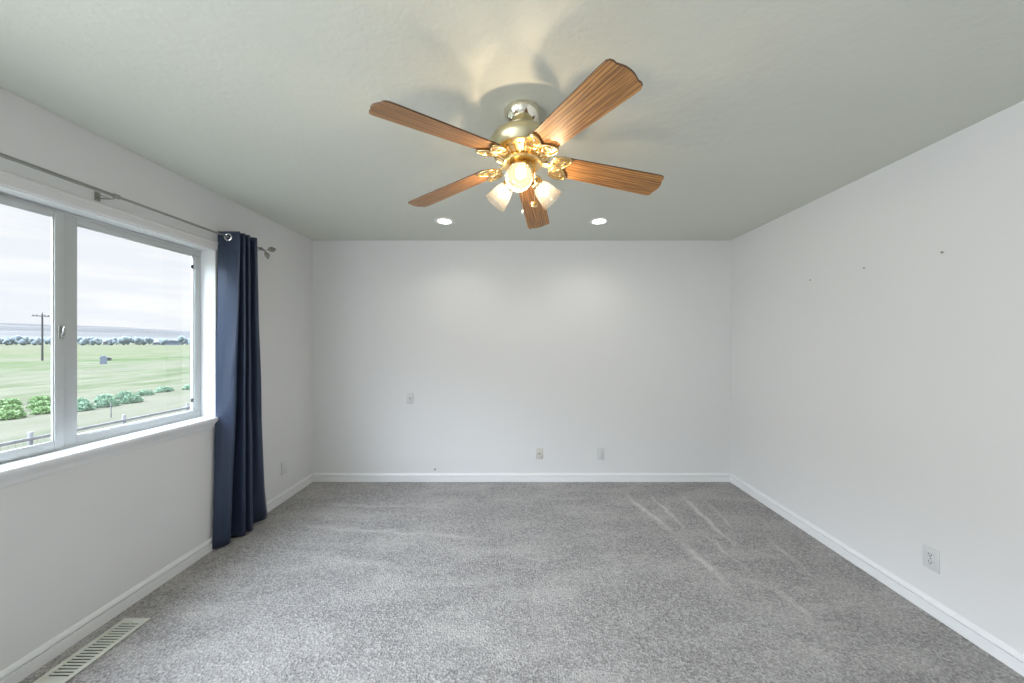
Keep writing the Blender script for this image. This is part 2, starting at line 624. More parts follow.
# small dark screen clips by the far stile
for zc in (z0 + 0.12, z1 - 0.13):
    wpart(MB().box(XFR - 0.022, XFR - 0.012, 2.236, 2.246, zc - 0.012, zc + 0.012, 0.002), 'screen_clip', M['dark'])
# stool with a rounded nose and a cove apron under it
mb = MB()
mb.box(XL - WT + 0.01, XL, y0, y1, z0 - 0.018, z0)
SP = [(0, 0), (0, -0.075), (0.006, -0.075), (0.010, -0.068), (0.012, -0.055), (0.018, -0.044), (0.024, -0.038), (0.026, -0.033), (0.030, -0.029), (0.034, -0.022), (0.036, -0.014), (0.034, -0.005), (0.029, 0.0)]
mb.sweep(SP, 'y', y0 - 0.06, y1 + 0.06, lambda o, u, a: Vector((XL + o, a, z0 + u)))
wpart(mb, 'window_sill', M['white_trim'], smooth=25)
# slim flat casing over the head, with a bead at its upper edge
CP = [(0, 0), (0.010, 0), (0.012, 0.004), (0.012, 0.036), (0.016, 0.040), (0.016, 0.050), (0.011, 0.055), (0, 0.055)]
wpart(MB().sweep(CP, 'y', y0 - 0.05, y1 + 0.05, lambda o, u, a: Vector((XL + o, a, z1 + u))), 'head_casing', M['wall'], smooth=20)

# unseen window added behind the camera to bring in fill light
fill_win = struct(empty('fill_window', (XL, (W2[0] + W2[1]) / 2, W2[2])))
mb = MB()
a0, a1, b0, b1 = W2
am_ = (a0 + a1) / 2
for (p, q, r_, s_) in ((a0, a1, b1 - .05, b1), (a0, a1, b0, b0 + .06), (a0, a0 + .05, b0, b1), (a1 - .05, a1, b0, b1), (am_ - .03, am_ + .03, b0, b1)):
    mb.box(XL - 0.13, XL - 0.06, p, q, r_, s_, 0.004)
wpart(mb, 'window_frame', M['vinyl'], fill_win)
wpart(MB().box(XL - 0.10, XL - 0.094, a0 + .04, a1 - .04, b0 + .05, b1 - .04), 'pane', M['glass'], fill_win, 0)

# ------------------------------------------------------------------ curtain rod and curtain
RX, RZ = -2.005, 2.138
rod = empty('curtain_rod', (RX, 1.5, RZ))
tag(rod, 'brushed nickel curtain rod with leaf finial running above the window', 'curtain rod')
r0 = MB()
r0.tube([(0, -1.05, 0), (0, 0.16, 0)], 0.0085, 14)
r0.build('rod_tube', M['nickel'], rod)
r1 = MB()
r1.tube([(0, 0.10, 0), (0, 1.09, 0)], 0.0068, 14)
r1.build('rod_tube', M['nickel'], rod)
MB().lathe([(0.0085, -0.012), (0.0115, -0.010), (0.0115, 0.010), (0.0075, 0.013)], 20, Matrix.Translation((0, 0.16, 0)) @ Matrix.Rotation(-PI / 2, 4, 'X')).build('joint_collar', M['nickel'], rod)


def bracket(yy):
    q = MB()
    q.box(XL - RX, XL - RX + 0.005, yy - 0.011, yy + 0.011, -0.026, 0.018, 0.0015)
    q.tube([(XL - RX + 0.003, yy, -0.014), (-0.02, yy, -0.016), (-0.004, yy, -0.016), (0.009, yy, -0.010), (0.0125, yy, 0.002)], 0.0032, 8)
    q.tube([(XL - RX + 0.003, yy, 0.006), (-0.04, yy, -0.004), (-0.02, yy, -0.015)], 0.002, 6)
    return q.build('bracket', M['nickel'], rod)


bracket(0.150)
bracket(1.075)
bracket(-0.95)
# twig finial: short stem with two leaves
fin = MB()
fin.tube([(0, 1.09, 0), (0, 1.105, 0)], 0.012, 12)
fin.tube([(0, 1.10, 0), (0.002, 1.125, -0.002), (0.004, 1.155, 0.006)], [0.005, 0.004, 0.003], 8)
fin.tube([(0, 1.115, -0.002), (0.004, 1.135, -0.014)], [0.004, 0.003], 8)


def leaf(c, d, L, w, nrm):
    d = Vector(d).normalized(); nrm = Vector(nrm)
    s_ = d.cross(nrm).normalized(); n_ = s_.cross(d).normalized()
    prev = None
    ring = []
    for i in range(9):
        u = i / 8
        ww = w * math.sin(PI * min(1, u ** 0.8)) + 0.0008
        cpt = Vector(c) + d * L * u + n_ * 0.006 * math.sin(u * PI)
        ring.append([fin.bm.verts.new(cpt + s_ * ww * a + n_ * h_) for a, h_ in ((-1, 0.002), (0, -0.003), (1, 0.002), (0, 0.006))])
    for a, b_ in zip(ring, ring[1:]):
        for k in range(4):
            fin.bm.faces.new((a[k], a[(k + 1) % 4], b_[(k + 1) % 4], b_[k]))
    fin.bm.faces.new(ring[0][::-1]); fin.bm.faces.new(ring[-1])


leaf((0.004, 1.15, 0.004), (0.25, 1.0, 0.42), 0.082, 0.021, (1, -.4, 0.1))
leaf((0.004, 1.133, -0.012), (0.15, 0.25, -1.0), 0.060, 0.019, (1, -.6, 0.1))
fin.build('finial', M['nickel'], rod, smooth=60)


def catmull(P, n):
    out = []
    for i in range(len(P) - 1):
        p0 = P[max(i - 1, 0)]; p1 = P[i]; p2 = P[i + 1]; p3 = P[min(i + 2, len(P) - 1)]
        for k in range(n):
            u = k / n
            out.append(tuple(0.5 * ((2 * b_) + (-a + c) * u + (2 * a - 5 * b_ + 4 * c - d) * u * u + (-a + 3 * b_ - 3 * c + d) * u ** 3) for a, b_, c, d in zip(p0, p1, p2, p3)))
    out.append(P[-1])
    return out


TOP = [(-2.078, 2.302), (-2.005, 2.300), (-1.932, 2.312), (-2.050, 2.322), (-1.924, 2.344), (-2.050, 2.360), (-1.922, 2.382), (-2.050, 2.406), (-1.925, 2.452), (-2.040, 2.475)]
HEM = [(-2.071, 2.252), (-2.045, 2.272), (-2.008, 2.315), (-2.064, 2.385), (-1.984, 2.415), (-2.030, 2.448), (-1.981, 2.478), (-2.055, 2.560), (-2.003, 2.622), (-2.028, 2.690)]
tp, hp = catmull(TOP, 10), catmull(HEM, 10)
cb = bmesh.new()
ZT, ZB, NR = 2.178, 0.012, 70
rows = []
for j in range(NR + 1):
    u = j / NR
    w = 0.85 * u ** 1.35 + 0.15 * u
    row = []
    for i, (a, b_) in enumerate(zip(tp, hp)):
        s_ = i / (len(tp) - 1)
        dx = 0.005 * math.sin(9 * u + 11 * s_) * u * (1 - u) * 3
        row.append(cb.verts.new((a[0] + (b_[0] - a[0]) * w + abs(dx), a[1] + (b_[1] - a[1]) * w + 0.6 * dx, ZT + (ZB - ZT) * u - 0.004 * math.sin(s_ * 20) * (1 if u > .5 else .4))))
    rows.append(row)
for a, b_ in zip(rows, rows[1:]):
    for i in range(len(a) - 1):
        cb.faces.new((a[i], a[i + 1], b_[i + 1], b_[i]))
me = bpy.data.meshes.new('curtain_panel')
cb.to_mesh(me)
cb.free()
curt = empty('curtain', (-2.0, 2.4, 0))
tag(curt, 'navy blue grommet curtain panel hanging in folds at the right of the window', 'curtain')
cp = link('cloth_panel', me, M['navy'], None, 0)
for p in me.polygons:
    p.use_smooth = True
so = cp.modifiers.new('solid', 'SOLIDIFY')
so.thickness = 0.0025
so.offset = 0
bpy.context.view_layer.update()
cp.parent = curt
cp.matrix_parent_inverse = curt.matrix_world.inverted()
# grommet rings where the rod pierces each layer
gx = []
for a, b_ in zip(tp, tp[1:]):
    if (a[0] - RX) * (b_[0] - RX) <= 0 and a[0] != b_[0]:
        s_ = (RX - a[0]) / (b_[0] - a[0])
        gx.append((a[1] + (b_[1] - a[1]) * s_, math.atan2(b_[1] - a[1], b_[0] - a[0])))
for (gy, ang) in gx:
    q = MB()
    ring = [(math.cos(k * PI / 14) * 0.0215, 0, math.sin(k * PI / 14) * 0.0215) for k in range(28)]
    q.tube(ring, 0.0052, 8, closed=True)
    g_ = q.build('grommet', M['chrome'])
    g_.location = (RX + 2.0, gy - 2.4, RZ - 0.002)
    g_.rotation_euler = (0, 0, ang)
    g_.parent = curt

# ------------------------------------------------------------------ ceiling fan
FX, FY = 0.017, 1.486
BZ, BR, BPH, BPITCH, DROOP = 2.229, 0.646, 3.9067, -0.207, 0.124
fan = empty('ceiling_fan', (FX, FY, ZC))
tag(fan, 'brass ceiling fan with five oak blades and three lit glass shades', 'ceiling fan')
Z = lambda z: z - ZC
MB().lathe([(0.080, 0.0), (0.083, -0.004), (0.083, -0.010), (0.080, -0.022), (0.072, -0.040), (0.056, -0.056), (0.036, -0.066), (0.030, -0.068)], 48).build('canopy', M['pale_brass'], fan, 50)
MB().lathe([(0.016, -0.064), (0.016, -0.100)], 20).build('downrod', M['pale_brass'], fan)
MB().lathe([(0.022, Z(2.365)), (0.034, Z(2.360)), (0.040, Z(2.352)), (0.075, Z(2.345)), (0.115, Z(2.330)), (0.136, Z(2.312)), (0.143, Z(2.300)), (0.143, Z(2.288)), (0.139, Z(2.276)), (0.132, Z(2.262)), (0.127, Z(2.254))], 56).build('motor_housing', M['antique_brass'], fan, 50)
mb = MB()
mb.lathe([(0.127, Z(2.254)), (0.130, Z(2.252)), (0.130, Z(2.246)), (0.122, Z(2.240)), (0.117, Z(2.238)), (0.080, Z(2.216)), (0.076, Z(2.214))], 56)
nr = 26
for k in range(nr):
    a = 2 * PI * k / nr
    ca, sa_ = math.cos(a), math.sin(a)
    mb.tube([(0.114 * ca, 0.114 * sa_, Z(2.2345)), (0.083 * ca, 0.083 * sa_, Z(2.2165))], [0.0085, 0.0060], 6)
mb.build('vent_ring', M['brass'], fan, 40)
MB().lathe([(0.076, Z(2.216)), (0.088, Z(2.213)), (0.090, Z(2.206)), (0.086, Z(2.200)), (0.060, Z(2.198))], 44).build('flywheel', M['brass'], fan, 40)
MB().lathe([(0.050, Z(2.200)), (0.058, Z(2.194)), (0.062, Z(2.180)), (0.060, Z(2.160)), (0.054, Z(2.148)), (0.056, Z(2.142)), (0.048, Z(2.128)), (0.030, Z(2.116)), (0.014, Z(2.110)), (0.010, Z(2.102)), (0.004, Z(2.099))], 40).build('switch_housing', M['brass'], fan, 50)

# one blade: root and tip corners eased, thin board, oak both faces and darker edge
rt, tpb = 0.172, BR
tipL = [(tpb - 0.040, -0.0690), (tpb - 0.012, -0.0680), (tpb - 0.001, -0.0620), (tpb + 0.003, -0.052), (tpb + 0.002, -0.042), (tpb + 0.007, -0.030), (tpb + 0.012, -0.015), (tpb + 0.013, 0)]
ol = [(rt, -0.050), (rt + 0.010, -0.0580), (0.30, -0.0615), (0.45, -0.0655)] + tipL + [(x, -y) for x, y in tipL[-2::-1]] + [(0.45, 0.0655), (0.30, 0.0615), (rt + 0.010, 0.0580), (rt, 0.050)]
mb = MB().prism(ol, -0.003, 0.003, mi_side=1)
blade = mb.build('blade', [M['oak'], M['oak_edge']], None, 25)


def petal(n, L, w, cx, cy, ang):
    pts = []
    for k in range(n):
        a = 2 * PI * k / n
        x = L * math.cos(a)
        y = w * math.sin(a) * (1 - 0.35 * math.cos(a))
        pts.append((cx + x * math.cos(ang) - y * math.sin(ang), cy + x * math.sin(ang) + y * math.cos(ang)))
    return pts


# blade bracket: arm dropping from the flywheel, two leaf loops and a centre oval under the blade root
br = MB()
zb = -0.006
P1, P2, P3 = petal(28, 0.044, 0.031, 0.172, 0.036, 0.50), petal(28, 0.044, 0.031, 0.172, -0.036, -0.50), petal(24, 0.028, 0.019, 0.150, 0, 0)
for P in (P1, P2, P3):
    br.prism(P, zb - 0.003, zb)
    br.tube([(x, y, zb - 0.004) for x, y in P], 0.0048, 8, closed=True)
    cx = sum(p[0] for p in P) / len(P); cy = sum(p[1] for p in P) / len(P)
    br.tube([(cx + (x - cx) * .48, cy + (y - cy) * .48, zb - 0.004) for x, y in P], 0.0026, 6, closed=True)
br.prism([(0.070, -0.020), (0.095, -0.012), (0.118, -0.012), (0.130, -0.024), (0.150, -0.020), (0.150, 0.020), (0.130, 0.024), (0.118, 0.012), (0.095, 0.012), (0.070, 0.020)], zb - 0.004, zb + 0.003)
# the arm's inner end bends up to the flywheel
for v_ in br.bm.verts:
    if v_.co.x < 0.125:
        k = min(1, (0.125 - v_.co.x) / 0.05)
        v_.co.z += 0.003 * k
brk = br.build('blade_bracket', M['brass'], None, 50)
scr = []
for (sx_, sy_) in ((0.150, 0), (0.184, 0.038), (0.184, -0.038)):
    scr.append(MB().lathe([(0.001, zb - 0.0085), (0.004, zb - 0.008), (0.0055, zb - 0.005), (0.0055, zb - 0.002)], 12, Matrix.Translation((sx_, sy_, 0))).build('screw', M['pale_brass'], brk, 50))
for k in range(5):
    a = BPH + k * 2 * PI / 5
    bl = blade if k == 0 else blade.copy()
    bk = brk if k == 0 else brk.copy()
    if k:
        COL.objects.link(bl)
        COL.objects.link(bk)
        for q_ in scr:
            s2_ = q_.copy()
            COL.objects.link(s2_)
            s2_.parent = bk
    rot = Matrix.Rotation(a, 4, 'Z')
    pit = Matrix.Rotation(DROOP, 4, 'Y') @ Matrix.Rotation(BPITCH, 4, 'X')
    bl.parent = fan
    bk.parent = fan
    bl.matrix_local = Matrix.Translation((0, 0, Z(BZ))) @ rot @ pit
    bk.matrix_local = Matrix.Translation((0, 0, Z(BZ))) @ rot @ pit

# light kit: three arms, holders and ribbed bell shades
warm = (1.0, 0.80, 0.55)
for k, az in enumerate((R(-95.5), R(24.5), R(144.5))):
    c_, s_ = math.cos(az), math.sin(az)
    neck = Vector((0.070 * c_, 0.070 * s_, Z(2.136)))
    ax = Vector((0.795 * c_, 0.795 * s_, -0.606)).normalized()
    am = MB()
    am.tube([(0.045 * c_, 0.045 * s_, Z(2.150)), (0.058 * c_, 0.058 * s_, Z(2.152)), tuple(neck + ax * -0.008)], [0.010, 0.010, 0.012], 12)
    rotm = Matrix.Translation(neck) @ ax.to_track_quat('Z', 'Y').to_matrix().to_4x4()
    am.lathe([(0.010, -0.012), (0.020, -0.010), (0.027, -0.002), (0.029, 0.010), (0.027, 0.014)], 24, rotm)
    am.build('lamp_arm', M['brass'], fan, 50)
    sh = MB()
    prof = [(0.0235, 0.002), (0.026, 0.012), (0.033, 0.022), (0.039, 0.038), (0.044, 0.060), (0.048, 0.082), (0.053, 0.104), (0.0545, 0.108)]
    sh.lathe(prof, 96, None, cap=False, ripple=0.012, nrip=32)
    sh.lathe([(r_ - 0.0028, z_) for r_, z_ in prof], 96, None, cap=False, ripple=0.012, nrip=32)
    rim = [(0.0532 * math.cos(q * PI / 24), 0.0532 * math.sin(q * PI / 24), 0.108) for q in range(48)]
    sh.tube(rim, 0.0020, 6, closed=True)
    so_ = sh.build('lamp_shade', M['shade'], fan, 60)
    so_.matrix_local = rotm
    bu = MB().lathe([(0.010, 0.005), (0.011, 0.022), (0.016, 0.038), (0.020, 0.052), (0.019, 0.064), (0.012, 0.074), (0.003, 0.078)], 24).build('bulb', M['bulb'], so_, 60)
    fl = bpy.data.lights.new('filament', 'POINT')
    fl.energy = 8.5
    fl.color = warm
    fl.shadow_soft_size = 0.012
    flo = bpy.data.objects.new('filament', fl)
    COL.objects.link(flo)
    flo.parent = so_
    flo.location = (0, 0, 0.055)

# pull chains
for (px_, py_, zt, zb_, kind) in ((0.0007, -0.045, 2.150, 1.985, 0), (0.053, -0.035, 2.150, 2.028, 1)):
    ch = MB()
    n_ = 40
    for i in range(n_):
        zz = zt + (zb_ - zt) * i / (n_ - 1)
        ch.lathe([(0.0003, Z(zz) + 0.0016), (0.0020, Z(zz)), (0.0003, Z(zz) - 0.0016)], 6, Matrix.Translation((px_, py_, 0)))
    cho = ch.build('pull_chain', M['pale_brass'], fan, 60)
    if kind == 0:
        MB().lathe([(0.001, Z(zb_)), (0.004, Z(zb_) - 0.003), (0.0055, Z(zb_) - 0.010), (0.0035, Z(zb_) - 0.018), (0.001, Z(zb_) - 0.021)], 14, Matrix.Translation((px_, py_, 0))).build('chain_pull', M['white_plastic'], cho, 60)
    else:
        q = MB()
        q.lathe([(0.001, -0.004), (0.010, -0.0035), (0.0155, -0.001), (0.0155, 0.001), (0.010, 0.0035), (0.001, 0.004)], 24, Matrix.Translation((px_, py_, Z(zb_) - 0.016)) @ Matrix.Rotation(PI / 2, 4, 'X') @ Matrix.Scale(0.85, 4, (0, 1, 0)))
        q.build('chain_pull', M['brass'], cho, 50)

# ------------------------------------------------------------------ recessed lights
for (rx, lab) in ((-0.630, 'small lit recessed ceiling light left of the fan, near the back wall'), (0.685, 'small lit recessed ceiling light right of the fan, near the back wall')):
    dl = empty('recessed_light', (rx, 2.833, ZC))
    tag(dl, lab, 'ceiling light', 'recessed lights near the back wall')
    MB().lathe([(0.060, 0.0), (0.062, -0.004), (0.074, -0.006), (0.084, -0.004), (0.087, 0.0)], 40).build('trim_ring', M['lamp_bezel'], dl, 50)
    MB().lathe([(0.056, -0.0005), (0.056, -0.004), (0.040, -0.010), (0.015, -0.013), (0.001, -0.0135)], 36).build('lens', M['led'], dl, 50)
    sl_ = bpy.data.lights.new('downlight', 'SPOT')
    sl_.energy = 8
    sl_.color = (1.0, 0.95, 0.88)
    sl_.spot_size = R(150)
    sl_.spot_blend = 0.9
    sl_.shadow_soft_size = 0.05
    slo = bpy.data.objects.new('downlight', sl_)
    COL.objects.link(slo)
    slo.parent = dl
    slo.location = (0, 0, -0.05)


# ------------------------------------------------------------------ wall plates
def plate(name, loc, rz, label, kind, mat, w=0.070, h=0.114):
    # local frame: x along the wall, -y out of the wall
    p = empty(name, loc, rz)
    tag(p, label, {'duplex': 'wall outlet', 'decora': 'wall outlet', 'coax': 'wall plate'}[kind])
    q = MB().box(-w / 2, w / 2, -0.0062, 0, -h / 2, h / 2, 0.0022)
    q.build('cover_plate', mat, p)
    if kind == 'duplex':
        for s_ in (1, -1):
            zc = s_ * 0.0195
            oc = [(0.0165 * math.cos(a), max(-0.0135, min(0.0135, 0.0175 * math.sin(a)))) for a in [2 * PI * i / 28 for i in range(28)]]
            rc = MB().prism(oc, 0, 0.003, Matrix.Translation((0, -0.006, zc)) @ Matrix.Rotation(PI / 2, 4, 'X')).build('receptacle', mat, p)
            MB().box(-0.0078, -0.0052, -0.0094, -0.0085, zc - 0.001, zc + 0.008).build('slot', M['dark'], rc, 0)
            MB().box(0.0052, 0.0078, -0.0094, -0.0085, zc - 0.001, zc + 0.008).build('slot', M['dark'], rc, 0)
            MB().lathe([(0.003, 0.0085), (0.003, 0.0094)], 12, Matrix.Translation((0, 0, zc - 0.0065)) @ Matrix.Rotation(PI / 2, 4, 'X')).build('ground_slot', M['dark'], rc, 0)
        MB().lathe([(0.0035, 0.006), (0.003, 0.0075), (0.001, 0.008)], 12, Matrix.Rotation(PI / 2, 4, 'X')).build('screw', M['zinc'], p)
    elif kind == 'decora':
        rc = MB().box(-0.0165, 0.0165, -0.0088, -0.006, -0.0335, 0.0335, 0.0012).build('receptacle', mat, p)
        for zc in (0.018, -0.018):
            for xs_ in (-0.0065, 0.0065):
                MB().box(xs_ - 0.001, xs_ + 0.001, -0.0092, -0.0085, zc - 0.002, zc + 0.006).build('slot', M['lamp_bezel'], rc, 0)
        for zc in (0.048, -0.048):
            MB().lathe([(0.0033, 0.006), (0.0028, 0.0072), (0.001, 0.0076)], 12, Matrix.Translation((0, 0, zc)) @ Matrix.Rotation(PI / 2, 4, 'X')).build('screw', mat, p)
    else:
        MB().lathe([(0.0085, 0.005), (0.0085, 0.009), (0.0055, 0.009), (0.0055, 0.017), (0.0035, 0.017)], 6, Matrix.Rotation(PI / 2, 4, 'X')).build('coax_jack', M['zinc'], p, 30)
        for zc in (0.041, -0.041):
            MB().lathe([(0.0035, 0.006), (0.003, 0.0075), (0.001, 0.008)], 12, Matrix.Translation((0, 0, zc)) @ Matrix.Rotation(PI / 2, 4, 'X')).build('screw', M['zinc'], p)
    return p


def back_pt(px_, py_):
    return ((px_ - 518.5) * YB / 333, YB, EYE + (341.8 - py_) * YB / 333)


plate('coax_plate', back_pt(410.3, 398.2), 0, 'white coax wall plate high on the back wall near the left corner', 'coax', M['white_plastic'])
plate('coax_plate', back_pt(539.4, 453.3), 0, 'beige coax wall plate low in the middle of the back wall', 'coax', M['ivory_plastic'])
plate('wall_outlet', back_pt(600.4, 453.6), 0, 'white outlet low on the back wall, right of the beige plate', 'decora', M['white_plastic'], 0.072, 0.122)
plate('wall_outlet', (XL, 2.963, 0.295), PI / 2, 'white outlet low on the left wall, behind the curtain toward the corner', 'decora', M['white_plastic'])
plate('wall_outlet', (XR, 1.731, 0.287), -PI / 2, 'white duplex outlet low on the right wall', 'duplex', M['white_plastic'])

# nails left in the right wall
NL = ['small nail in the right wall, the nearest to the back corner of three', 'small nail in the right wall, the middle one of three', 'small nail in the right wall, the farthest from the back corner of three']
for (px_, py_, lab) in ((811, 280, NL[0]), (865, 268, NL[1]), (943.3, 252.3, NL[2])):
    d_ = 333 * XR / (px_ - 518.5)
    zz = EYE + (341.8 - py_) * d_ / 333
    q = MB().lathe([(0.0022, -0.004), (0.0022, 0.006), (0.0055, 0.0065), (0.0060, 0.008), (0.003, 0.0088)], 14, Matrix.Rotation(-PI / 2, 4, 'Y'))
    o = q.build('nail', M['zinc'])
    o.location = (XR, d_, zz)
    tag(o, lab, 'nail', 'nails in the right wall')
# a bare coax stub and a wall plug near the back baseboard
q = MB().lathe([(0.010, 0.0), (0.010, 0.003), (0.006, 0.004), (0.006, 0.012), (0.003, 0.012)], 16, Matrix.Rotation(PI / 2, 4, 'X'))
o = q.build('cable_stub', M['zinc'])
o.location = back_pt(435.1, 469.2)
tag(o, 'tiny dark cable stub in the back wall just above the baseboard', 'cable stub')
q = MB().lathe([(0.008, 0.0), (0.008, 0.0025), (0.002, 0.003)], 16, Matrix.Rotation(PI / 2, 4, 'X'))
o = q.build('wall_plug', M['white_plastic'])
o.location = back_pt(435, 460)
tag(o, 'tiny pale wall plug above the dark cable stub', 'wall plug')

# ------------------------------------------------------------------ floor register
reg = empty('floor_vent', (-1.938, 1.533, 0))
tag(reg, 'cream metal floor vent with slotted louvers in the carpet below the window', 'floor vent')
hw, hl = 0.066, 0.163
iw, il = 0.044, 0.136
mb = MB()
for (a, b_, c, d) in ((-hw, hw, il, hl), (-hw, hw, -hl, -il), (-hw, -iw, -il, il), (iw, hw, -il, il)):
    mb.box(a, b_, c, d, 0.003, 0.009, 0.002)
mb.build('flange', M['cream_metal'], reg, 30)
mb = MB()
ns = 19
for i in range(ns + 1):
    yy = -il + 2 * il * i / ns
    mb.box(-iw - .001, iw + .001, yy - 0.0034, yy + 0.0034, 0.0035, 0.0085, 0.0012)
mb.build('louvers', M['cream_metal'], reg, 30)
MB().box(-iw - .004, iw + .004, -il - .004, il + .004, 0.0005, 0.0015).build('damper', M['duct'], reg, 0)
MB().box(-0.004, 0.004, il - 0.010, il - 0.004, 0.002, 0.016, 0.001).build('damper_lever', M['cream_metal'], reg, 30)

# ------------------------------------------------------------------ outside
GZ = -2.75
CH = EYE - GZ


def ground_pt(px_, py_):
    d_ = 333 * CH / (py_ - 341.8)
    return Vector(((px_ - 518.5) * d_ / 333, d_, GZ))


# grass field, greener strips and straw-pale rough pasture
m, t, b = new_mat('pasture')
b.inputs['Roughness'].default_value = 1.0
b.inputs['Specular IOR Level'].default_value = 0.0
geo = N(t, 'ShaderNodeNewGeometry')
sp = N(t, 'ShaderNodeSeparateXYZ')
t.links.new(geo.outputs['Position'], sp.inputs[0])
pos = geo.outputs['Position']
mp_ = N(t, 'ShaderNodeMapping'); mp_.inputs['Scale'].default_value = (0.22, 0.08, 0.1); t.links.new(pos, mp_.inputs[0])
wob_ = noise_tex(t, mp_.outputs[0], 1.0, 5, 0.6)
xx = math_n(t, 'ADD', sp.outputs[0], math_n(t, 'MULTIPLY', math_n(t, 'SUBTRACT', wob_, 0.5), 26))
dist = math_n(t, 'MULTIPLY', xx, -1 / 400, True)      # 0 at the house, 1 at 400 m
G_ = (0.062, 0.086, 0.040); P_ = (0.087, 0.094, 0.062); S_ = (0.107, 0.107, 0.081); L_ = (0.087, 0.098, 0.055)
zone = ramp(t, dist, [(0.03, S_), (0.055, S_), (0.08, P_), (0.16, P_), (0.185, G_), (0.24, G_), (0.27, L_), (0.6, L_), (0.9, (0.093, 0.098, 0.064))])
mp2 = N(t, 'ShaderNodeMapping'); mp2.inputs['Scale'].default_value = (0.42, 0.14, 1); t.links.new(pos, mp2.inputs[0])
mot = noise_tex(t, mp2.outputs[0], 1.0, 7, 0.75)
mp3 = N(t, 'ShaderNodeMapping'); mp3.inputs['Scale'].default_value = (0.06, 0.022, 1); t.links.new(pos, mp3.inputs[0])
mot2 = noise_tex(t, mp3.outputs[0], 1.0, 5, 0.7)
zone = mixc(t, ramp(t, mot, [(0.47, 0.0), (0.56, 0.85)]), zone, (0.122, 0.120, 0.091))
zone = mixc(t, ramp(t, mot, [(0.36, 0.75), (0.47, 0.0)]), zone, (0.052, 0.072, 0.033))
zone = mixc(t, ramp(t, mot2, [(0.50, 0.0), (0.62, 0.7)]), zone, (0.108, 0.106, 0.081))
zone = mixc(t, ramp(t, mot2, [(0.36, 0.55), (0.48, 0.0)]), zone, (0.058, 0.080, 0.038))
t.links.new(zone, b.inputs['Base Color'])
M['pasture'] = m
MBg = MB()
struct(MBg.box(-1250, 260, -1500, 2600, GZ - 0.5, GZ).build('ground', M['pasture'], smooth=0))

# long ridge; distance haze is put into its colour, palest at the foot
m, t, b = new_mat('haze_tinted_hill')
b.inputs['Roughness'].default_value = 1.0
b.inputs['Specular IOR Level'].default_value = 0.0
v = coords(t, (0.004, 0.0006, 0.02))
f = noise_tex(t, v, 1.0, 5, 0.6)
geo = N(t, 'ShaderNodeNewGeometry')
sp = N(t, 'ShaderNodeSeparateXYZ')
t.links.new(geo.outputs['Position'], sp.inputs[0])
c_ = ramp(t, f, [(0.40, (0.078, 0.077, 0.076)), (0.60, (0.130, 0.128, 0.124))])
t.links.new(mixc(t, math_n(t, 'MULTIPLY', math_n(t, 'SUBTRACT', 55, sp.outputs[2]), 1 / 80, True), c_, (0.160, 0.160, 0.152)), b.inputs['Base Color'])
M['hill'] = m
hb = bmesh.new()
grid = []
for i in range(13):
    u = i / 12
    row = []
    for j in range(90):
        yy = -3000 + 12000 * j / 89
        x = -1200 - 3200 * u
        ridge = 158 + 14 * noise.noise(Vector((yy / 900, 0.3, 0))) + 5 * noise.noise(Vector((yy / 230, 4, 0))) + (yy - 3000) * -0.004
        prof = (u / 0.88) ** 1.5 if u < 0.88 else 1 - (u - 0.88) * 3
        row.append(hb.verts.new((x, yy, GZ - 0.3 + ridge * prof + 10 * u * (1 - u) * noise.noise(Vector((x / 300, yy / 500, 2))))))
    grid.append(row)
for a, b_ in zip(grid, grid[1:]):
    for j in range(89):
        hb.faces.new((a[j], b_[j], b_[j + 1], a[j + 1]))
me = bpy.data.meshes.new('hills')
hb.to_mesh(me); hb.free()
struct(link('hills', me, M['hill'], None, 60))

# fence along the yard: squat posts, one top rail, wire mesh
M['grey_wood'] = plain('weathered_wood', (0.253, 0.248, 0.265), 0.9, 0, 0.1, 0.15, 6)
M['wire'] = plain('galvanised_wire', (0.168, 0.168, 0.174), 0.6, 0.0)
XF = -15.1
fe = empty('yard_fence', (XF, 10, GZ))
tag(fe, 'weathered wooden post and rail fence with wire mesh outside the window', 'fence')
py0 = 333 * -XF / (518.5 - 30.5)
step = 2.44
ys = [py0 + step * k for k in range(-1, 6)]
for yy in ys:
    MB().lathe([(0.056, 0), (0.052, 1.36), (0.044, 1.375), (0.010, 1.38)], 14, Matrix.Translation((0, yy - 10, 0))).build('post', M['grey_wood'], fe, 50)
for a, b_ in zip(ys, ys[1:]):
    MB().box(0.055, 0.093, a - 10, b_ - 10, 1.12, 1.215, 0.006).build('rail', M['grey_wood'], fe, 30)
wm = MB()
for k in range(9):
    wm.tube([(0.058, ys[0] - 10, 0.1 + k * 0.12), (0.058, ys[-1] - 10, 0.1 + k * 0.12)], 0.0035, 4)
nn = int((ys[-1] - ys[0]) / 0.15)
for k in range(nn):
    yy = ys[0] - 10 + 0.15 * k
    wm.tube([(0.058, yy, 0.05), (0.058, yy, 1.1)], 0.0035, 4)
wm.build('wire_mesh', M['wire'], fe, 0)

